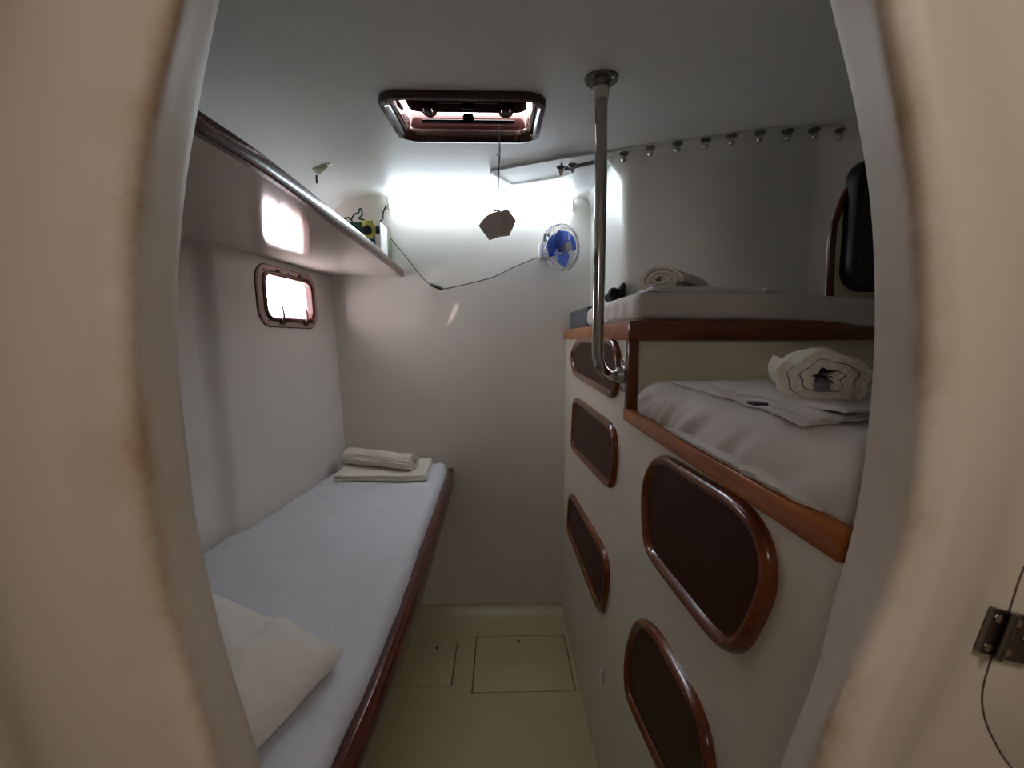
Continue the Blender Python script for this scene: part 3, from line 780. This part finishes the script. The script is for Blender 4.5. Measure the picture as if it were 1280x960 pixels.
for key, (px, r) in DOORS.items():
    q = [tuple(onX(x, y, XC-.012)[1:]) for x, y in px]
    o = round_quad(q, r, 6)
    # resample evenly
    P = np.array(o+[o[0]]); L = np.r_[0, np.cumsum(np.linalg.norm(np.diff(P, axis=0), axis=1))]
    s = np.linspace(0, L[-1], 64, endpoint=False); P = np.c_[np.interp(s, L, P[:, 0]), np.interp(s, L, P[:, 1])]
    for _ in range(3): P = (np.roll(P, 1, 0)+2*P+np.roll(P, -1, 0))/4
    o = [tuple(p) for p in P]; wd = .022 if key in ('P4', 'P5') else .024
    at = lambda d, x: [(x, *p) for p in offset2(o, d)]
    pane = B().loft([at(-wd+.004, XC-.001), at(-wd+.004, XC-.005)], caps=True).put('locker_door', M['acrylic'], cb)
    B().loft([at(0, XC+.002), at(0, XC-.006), at(-.003, XC-.012), at(-.008, XC-.015), at(-wd*.6, XC-.0145), at(-wd+.003, XC-.010), at(-wd, XC-.003)]).put('door_frame', M['wood_frame'], pane)
q = onX(754, 836, XC); q2 = onX(755, 858, XC)
B().rbox((XC-.008, q[1]-.010, q2[2]), (XC, q[1]+.010, q[2]), .004).put('white_tab', M['white_pl'], cb)  # small raised white tab low on the aisle face

# ------------------------------------------------------------------ mattresses on the right
V, Fc = cushion(40, 150, 20, (.56, .625, .10), .030)
vs = []
def folds(y, z):
    d = (1.0-y)-1.5*(z-1.164); g = d+.05*nz(y*5, z*9, 2)
    a = math.sin(g*62)+.6*math.sin(g*109+1.0)+.8*nz(d*14, y*3, 4)
    return a*smooth((1.0-y)/.10)*(.35+.65*smooth((y-.45)/.35))
for p in V:
    u_, v_, w_ = p[0]/.56+.5, p[1]/.625+.5, p[2]/.10+.5
    x = .312+u_*.66; y = YN+.006+v_*.645; z = 1.164+w_*.095
    if u_ < .10:  # bulging side, pulled into folds that fan out from the far corner
        k = 1-smooth(u_/.10)
        x -= .014*k*math.sin(math.pi*min(1, w_*1.05))
        x -= .0042*k*folds(y, z)*math.sin(math.pi*min(1, .12+w_*.88))
    top = smooth((w_-.5)*2)
    z += top*(.004*nz(x*9, y*6, 3)+.003*nz(x*22, y*17, 5)+.0012*folds(y, z)*(1-smooth(u_/.25)))
    z -= .012*smooth((v_-.93)/.07)*top
    vs.append((x, y, z))
t = tag(put('mattress', vs, Fc, M['sheet_g']), 'mattress under a creased white fitted sheet on the lower berth', 'mattress')
rg = []
for k in range(120):   # gathered hem spilling over the trim
    y = .40+.40*k/119; e = smooth((y-.40)/.05)*smooth((.80-y)/.08)
    h = .007+.012*max(0, nz(y*17, 1, 2))+.004*nz(y*60, 2, 2)
    x = XC-.006+.004*nz(y*46, 5, 2); o_ = .003*nz(y*40, 3, 1)
    rg.append([(x+.012, y, 1.183), (x-.006*e, y+o_, 1.1895), (x-.010*e+.003*nz(y*70, 2, 2), y+o_, 1.192+h*.5*e), (x+.002, y, 1.190+h*e), (x+.014, y, 1.192+h*e)])
B().loft(rg, caps=True).put('sheet_hem', M['sheet_g'], t)
V, Fc = cushion(60, 30, 8, (.8, .5, .07), .022)
vs = []
for p in V:
    u_, v_, w_ = p[0]/.8+.5, p[1]/.5+.5, p[2]/.07+.5
    x = .308+u_*.75
    ymax = 1.63 if x < .398 else wallY(max(x, .47))-.012
    if .398 <= x < .47: ymax = 1.63+(wallY(.47)-.012-1.63)*smooth((x-.398)/.072)
    y0 = UB-.004-.014*smooth((x-.55)/.3)
    y = y0+v_*(ymax-y0)
    sag = .026*smooth((x-.55)/.45)
    z = 1.392+w_*.066-sag*smooth((.6-v_)/.6)*(1 if v_ < .08 else w_)
    if u_ < .1 and w_ < .95: x += .006*math.sin(y*70)*math.sin(math.pi*w_)*smooth((y-1.03)/.1)
    z += smooth((w_-.6)/.4)*(.003*nz(x*8, y*8, 1)+.004*math.sin(math.pi*min(1, u_*3)))
    if v_ < .05 and w_ < .2: z += .003*nz(x*14, 0, 8)
    vs.append((x, y, z))
tag(put('mattress', vs, Fc, M['sheet_g']), 'thin mattress under white sheet on the upper berth', 'mattress')
V, Fc = cushion(8, 20, 8, (.092, .44, .078), .012)
tag(put('mattress', [(p[0]+.357, p[1]+1.865, p[2]+1.391+.039) for p in V], Fc, M['foam']), 'dark grey uncovered cushion end against aft bulkhead behind upper berth', 'cushion')
# crumpled black cloth
V, Fc = cushion(12, 12, 12, (.062, .06, .06), .025)
vs = []
for p in V:
    n_ = 1+.35*nz(p[0]*40, p[1]*40, p[2]*40+7)
    z = p[2]*n_+1.487+(.028*smooth((p[0]-.008)/.018) if p[2] > 0 else 0)
    vs.append((p[0]*n_+.388, p[1]*n_+1.545, max(z, 1.4585)))
tag(put('cloth', vs, Fc, M['black_cloth']), 'crumpled black cloth at the far corner of the upper berth', 'cloth')

# ------------------------------------------------------------------ towels
def roll_mesh(turns, r0, r1, length, axis_pt, axis, up=(0, 0, 1), squash=1.0, th=None, start=0.0, seed=0, wob=.003, flip=1):
    """a towel rolled up: a thick strip wound into a spiral"""
    ax_ = Vector(axis).normalized(); up_ = Vector(up); up_ = (up_-ax_*up_.dot(ax_)).normalized(); sd = ax_.cross(up_)
    o_ = Vector(axis_pt); n = int(turns*40); m_ = 14; rings = []
    gap = (r1-r0)/turns; th = th or gap*.72
    for i in range(m_+1):
        sl = i/m_; ring_o, ring_i = [], []
        for k in range(n+1):
            a = 2*math.pi*turns*k/n; r = r0+(r1-r0)*k/n
            a2 = start+a*flip
            wv = wob*nz(math.cos(a2)*2+seed, math.sin(a2)*2, sl*3+k*.003)
            e = .004*nz(k*.15, seed, 0) if i in (0, m_) else 0
            for rr, lst in ((r+th/2, ring_o), (max(.001, r-th/2), ring_i)):
                q = rr+wv
                lst.append(o_+ax_*((sl-.5)*length+e)+sd*(q*math.cos(a2))+up_*(q*math.sin(a2)*squash))
        rings.append(ring_o+ring_i[::-1])
    b_ = B().loft(rings, closed=True)
    N_ = 2*(n+1)
    for base in (0, m_*N_):
        for k in range(n): b_.f.append((base+k, base+k+1, base+N_-2-k, base+N_-1-k))
    return b_
# lower berth: folded sheet in layers and the big rolled towel on it
t = thing('folded_sheet', 'flat folded white sheet in creased layers on the lower berth', 'sheet', (.40, .62, 1.266))
def layer(px, z, thk, seed, name='fold'):
    pts = [onZ(x, y, z) for x, y in px]
    n_ = len(pts); ed = []
    for i in range(n_):
        a_, c_ = pts[i], pts[(i+1) % n_]
        for k in range(8):
            q = a_+(c_-a_)*k/8; ed.append((q[0]+.007*nz(q[0]*30, q[1]*30, seed), q[1]+.007*nz(q[0]*30, q[1]*30, seed+9), z+.004*nz(q[0]*26, q[1]*26, seed+3)))
    c0_ = np.mean(np.array(ed), 0); r_in = [tuple(c0_+(np.array(e)-c0_)*.94) for e in ed]
    mid = [tuple(c0_+(np.array(e)-c0_)*.5+np.array([0, 0, .002*nz(e[0]*30, e[1]*30, seed+20)])) for e in ed]
    up_ = lambda L, h: [(p[0], p[1], p[2]+h) for p in L]
    b_ = B().loft([ed, up_(ed, thk*.6), up_(r_in, thk), up_(mid, thk)], closed=True)
    b_.f.append(tuple(range(len(b_.v)-len(ed), len(b_.v)))); b_.f.append(tuple(range(len(ed))))
    return b_
layer([(838, 478), (955, 512), (1003, 534), (1130, 520), (1130, 497), (960, 478)], 1.2605, .0045, 1).put('fold', M['sheet_g'], t)
layer([(850, 478), (958, 506), (1020, 526), (1130, 512), (1130, 495), (960, 477)], 1.2650, .004, 5).put('fold', M['sheet_g'], t)
layer([(870, 479), (950, 499), (1060, 519), (1130, 508), (1130, 494), (970, 477)], 1.2690, .004, 11).put('fold', M['sheet_g'], t)
q = onZ(950, 504, 1.272)
B().rbox((q[0]-.012, q[1]-.008, 1.2700), (q[0]+.006, q[1]+.008, 1.2735), .001).put('care_tag', M['label_dk'], t, label='dark woven tag')
rc_ = onY(1031, 471, .56)
t = thing('rolled_towel', 'large rolled white towel with a spiral end on the lower berth', 'towel', (rc_[0], .66, 1.283))
av = Vector((-.52, -1, 0)).normalized()
roll_mesh(2.7, .010, .049, .15, (rc_[0]-av.x*.075, .56-av.y*.075, rc_[2]-.001), av, squash=.78, start=math.radians(140), wob=.009, seed=2, th=.0130).put('roll', M['towel'], t)
tg = onY(1028, 480, .553)
B().rbox((tg[0]-.009, .548, tg[2]-.006), (tg[0]+.007, .556, tg[2]+.004), .001).put('care_tag', plain('grey woven tag', (108, 110, 122), .8), t, label='grey woven tag')
# upper berth: towel roll and thin folded sheet
rc_ = onY(818, 357, 1.12)
t = thing('rolled_towel', 'rolled cream towel on the upper berth behind the steel pole', 'towel', (rc_[0], 1.2, 1.46))
roll_mesh(3.2, .006, .053, .28, (rc_[0]+.095, 1.225, 1.4935), (-.75, -1, 0), squash=.62, start=math.radians(120), wob=.007, seed=5, th=.0125).put('roll', M['towel2'], t)
t = thing('folded_sheet', 'thin folded white sheet lying flat on the upper berth', 'sheet', (.5, 1.08, 1.46))
V, Fc = cushion(24, 10, 2, (.32, .12, .007), .003)
put('fold', [(p[0]+.50, p[1]+1.105, p[2]+1.4625-.012*smooth((p[0]-.0)/.2)+.003*nz(p[0]*20, p[1]*20)) for p in V], Fc, M['sheet'], t)
put('fold', [(p[0]*.92+.50, p[1]*.9+1.108, p[2]+1.4685-.012*smooth((p[0]-.0)/.2)+.003*nz(p[0]*20, p[1]*20, 4)) for p in V], Fc, M['sheet'], t)
V, Fc = cushion(8, 8, 4, (.03, .05, .010), .004)
put('turned_corner', [(p[0]+.625, p[1]+1.06, p[2]+1.463+.004*nz(p[0]*60, p[1]*50)) for p in V], Fc, M['sheet'], t)

# ------------------------------------------------------------------ board and black window by the berth end
t = thing('end_board', 'cream panel with mahogany edge at the right end of upper berth', 'panel', (.95, 1.16, 1.39))
q = [(.848, 1.392), (.842, 1.60), (.852, 1.665), (.875, 1.725), (.915, 1.768), (.975, 1.79), (1.10, 1.79), (1.10, 1.392)]
B().prism([(x, 1.155, z) for x, z in q], (0, .016, 0)).put('panel', M['nook'], t, smooth=False)
e = spline([(x, 1.152, z) for x, z in q[:7]], 6)
B().tube(e, .0085, 10).put('edge_trim', wood('red mahogany edging', (64, 24, 14), (100, 44, 24), 'Z', .2), t, label='red mahogany edging')
t = thing('black_window', 'black framed dark window mounted on cream panel right of upper berth', 'window', (.96, 1.14, 1.475))
def bw(w_, h_, r_, y): return [(.975+p[0], y, 1.632+p[1]) for p in rrect(w_, h_, r_, 8)]
B().loft([bw(.215, .325, .055, 1.155), bw(.215, .325, .055, 1.128), bw(.205, .315, .052, 1.120), bw(.185, .295, .045, 1.118), bw(.172, .282, .04, 1.124)]).put('frame', M['black'], t)
B().loft([bw(.176, .286, .042, 1.130), bw(.176, .286, .042, 1.124)], caps=True).put('pane', M['black_gloss'], t)

# ------------------------------------------------------------------ bed on the left
bed = thing('bed', 'built-in single bed base with red mahogany rail along left side', 'bed', (-.5, 1.2, 0))
ex = lambda y: float(np.interp(y, [.37, .6, .75, .95, 1.45, 1.88, 2.1], [-.262, -.255, -.246, -.243, -.250, -.256, -.262]))
ysb = np.linspace(YN+.012, 2.096, 26)
rg = []
for y in ysb:
    rg.append([(wall_x(y, .3)+.004, y, 0), (-.52, y, 0), (ex(y)-.045, y, .60), (ex(y)-.004, y, .635), (ex(y)-.004, y, .665), (wall_x(y, .66)+.004, y, .665)])
B().loft(rg, caps=True).put('base', M['cab'], bed, smooth=False)
rg = []
for y in ysb:
    x = ex(y)
    rg.append([(x+p, y, z) for p, z in ((-.006, .640), (.030, .660), (.036, .672), (.0365, .712), (.032, .728), (.022, .736), (.008, .734), (-.002, .724), (-.006, .70))])
B().loft(rg, caps=True).put('rail', M['wood_red'], bed, label='red mahogany bed rail')
V, Fc = cushion(40, 90, 6, (.55, 1.70, .095), .035)
vs = []
for p in V:
    u_, v_, w_ = p[0]/.55+.5, p[1]/1.70+.5, p[2]/.095+.5
    y = YN+.016+v_*(2.094-YN-.016)
    xl_, xr_ = wall_x(y, .74)+.004, ex(y)+.006
    x = xl_+(xr_-xl_)*u_; z = .666+w_*.096
    if w_ > .5:
        z += .006*nz(x*4, y*3, 2)+.004*nz(x*13, y*9, 6)+.0035*nz(x*24+y*12, y*18, 1)+.003*math.sin((y*.9-x*1.3)*60+5*nz(x*4, y*4, 9))*smooth((nz(x*3, y*3, 14)-.1)/.3)
    if u_ > .9: x += .004*nz(y*16, z*12, 4)*smooth((1-w_)*3)
    vs.append((x, y, z))
tag(put('mattress', vs, Fc, M['sheet']), 'single mattress under a white fitted sheet on left bed', 'mattress')
# pillow
V, Fc = cushion(56, 46, 6, (1, 1, 1), .0001)
vs = []
for p in V:
    u_, v_, w_ = p[0]*2, p[1]*2, p[2]*2
    k = (max(0, 1-abs(u_)**3)*max(0, 1-abs(v_)**3))**.55
    pin = 1+.07*(1-abs(v_)**2)*abs(u_)**4-.06*abs(v_)**6*abs(u_)**6; pin2 = 1-.06*(1-abs(u_)**2)*abs(v_)**4
    x = u_*.222*pin; y = v_*.190*pin2
    z = w_*(.0025+.090*k)
    fo = .012*nz(x*6+2, y*6, 3)+.012*nz(x*5+9, y*16, 1)+.005*nz(x*22, y*9, 5)+.006*math.sin(x*44+y*22+4*nz(x*6, y*6, 1))*smooth((x+.02)/.1)
    if w_ > 0: z += fo*min(1, k*1.5)
    a = math.radians(-23); X_ = x*math.cos(a)-y*math.sin(a)-.557; Y_ = x*math.sin(a)+y*math.cos(a)+.680
    base = .785+.004*math.sin(Y_*30)
    vs.append((X_, Y_, max(.7655, base+z*(1 if w_ > 0 else .35))))
tag(put('pillow', vs, Fc, M['pillow']), 'plump white pillow at the near end of left bed', 'pillow')
# folded towel and roll on the bed
t = thing('folded_towel', 'flat folded white towel at the foot of left bed', 'towel', (-.51, 1.93, .765))
def fold_slab(x0, x1, y0, y1, z, thk, seed):
    V, Fc = cushion(20, 14, 3, (x1-x0, y1-y0, thk), thk*.48)
    return [(p[0]+(x0+x1)/2-.06*p[1], p[1]+(y0+y1)/2+.003*nz(p[0]*9, p[1]*9, seed), p[2]+z+thk/2+.003*nz(p[0]*8, p[1]*8, seed+2)) for p in V], Fc
for i in range(2):
    v_, f_ = fold_slab(-.700+.003*i, -.318-.003*i, 1.800+.004*i, 2.080, .7655+.0125*i, .013, i*5)
    put('fold', v_, f_, M['towel'], t)
t = thing('rolled_towel', 'rolled white towel lying on the folded towel on left bed', 'towel', (-.52, 1.93, .792))
a0, a1 = onY(443, 571, 2.0), onY(512, 584, 1.87)
mid = (Vector(a0)+Vector(a1))/2
roll_mesh(2.3, .012, .042, .34, (-.535, 1.935, .828), (.93, -.33, 0), squash=.80, start=math.radians(250), wob=.010, seed=9, th=.0115).put('roll', M['towel'], t)

# ------------------------------------------------------------------ locker hatch with its hinge on the corridor side of the bulkhead
t = thing('locker_hatch', 'beige round-cornered locker lid with steel hinge right of the doorway', 'hatch', (.55, .34, .9))
op = [(1300, 690), (1288, 712), (1279, 735), (1268, 770), (1249, 819), (1235, 868), (1238, 903), (1252, 935), (1268, 960), (1300, 990), (1420, 1010), (1420, 690)]
pts = [onY(x, y, .314) for x, y in op]
lid = [(p[0], .319, p[2]) for p in spline(pts[:10]+pts[10:], 4)]
cxy = np.mean([(p[0], p[2]) for p in lid], 0)
def lp(d, y):
    return [(p[0], y, p[1]) for p in offset2([(q[0], q[2]) for q in lid], d)]
B().loft([lp(0, .321), lp(0, .3174), lp(-.0006, .3170)], caps=True).put('lid', gel('beige locker lid paint', (186, 174, 158), .5), t)
B().loft([lp(.0011, .3184), lp(.0009, .3172), lp(-.0002, .3172), lp(-.0003, .3184)]).put('rim_gap', plain('brown joint', (92, 76, 66), .7), t)
h0 = onY(1258, 797, .307); d_ = np.array(onY(1266, 775, .307))-np.array(onY(1249, 819, .307)); d_ = d_/np.linalg.norm(d_); e_ = np.array([d_[2], 0, -d_[0]])
def leaf(s0, s1, l0, l1, name):
    q = [h0+e_*s0+d_*l0, h0+e_*s1+d_*l0, h0+e_*s1+d_*l1, h0+e_*s0+d_*l1]
    return B().prism([(p[0], .310, p[2]) for p in q], (0, .0035, 0)).put(name, M['steel_dk'], t, smooth=False)
l1 = leaf(-.0125, -.001, -.0175, .0185, 'hinge_leaf'); l2 = leaf(.001, .034, -.0185, .0185, 'hinge_leaf')
B().tube([(h0+d_*-.0185)[[0, 1, 2]], h0+d_*.019], .0026, 10).put('hinge_pin', M['steel_dk'], t)
for lf, ss in ((l1, [(-.008, -.012), (-.008, .012)]), (l2, [(.008, -.012), (.008, .012), (.02, 0)])):
    for s_, l_ in ss:
        p = h0+e_*s_+d_*l_
        B().lathe([(.003, 0), (.0032, .0012), (.0012, .0012)], (p[0], .310, p[2]), (0, -1, 0), 12).put('screw', M['steel'], lf)
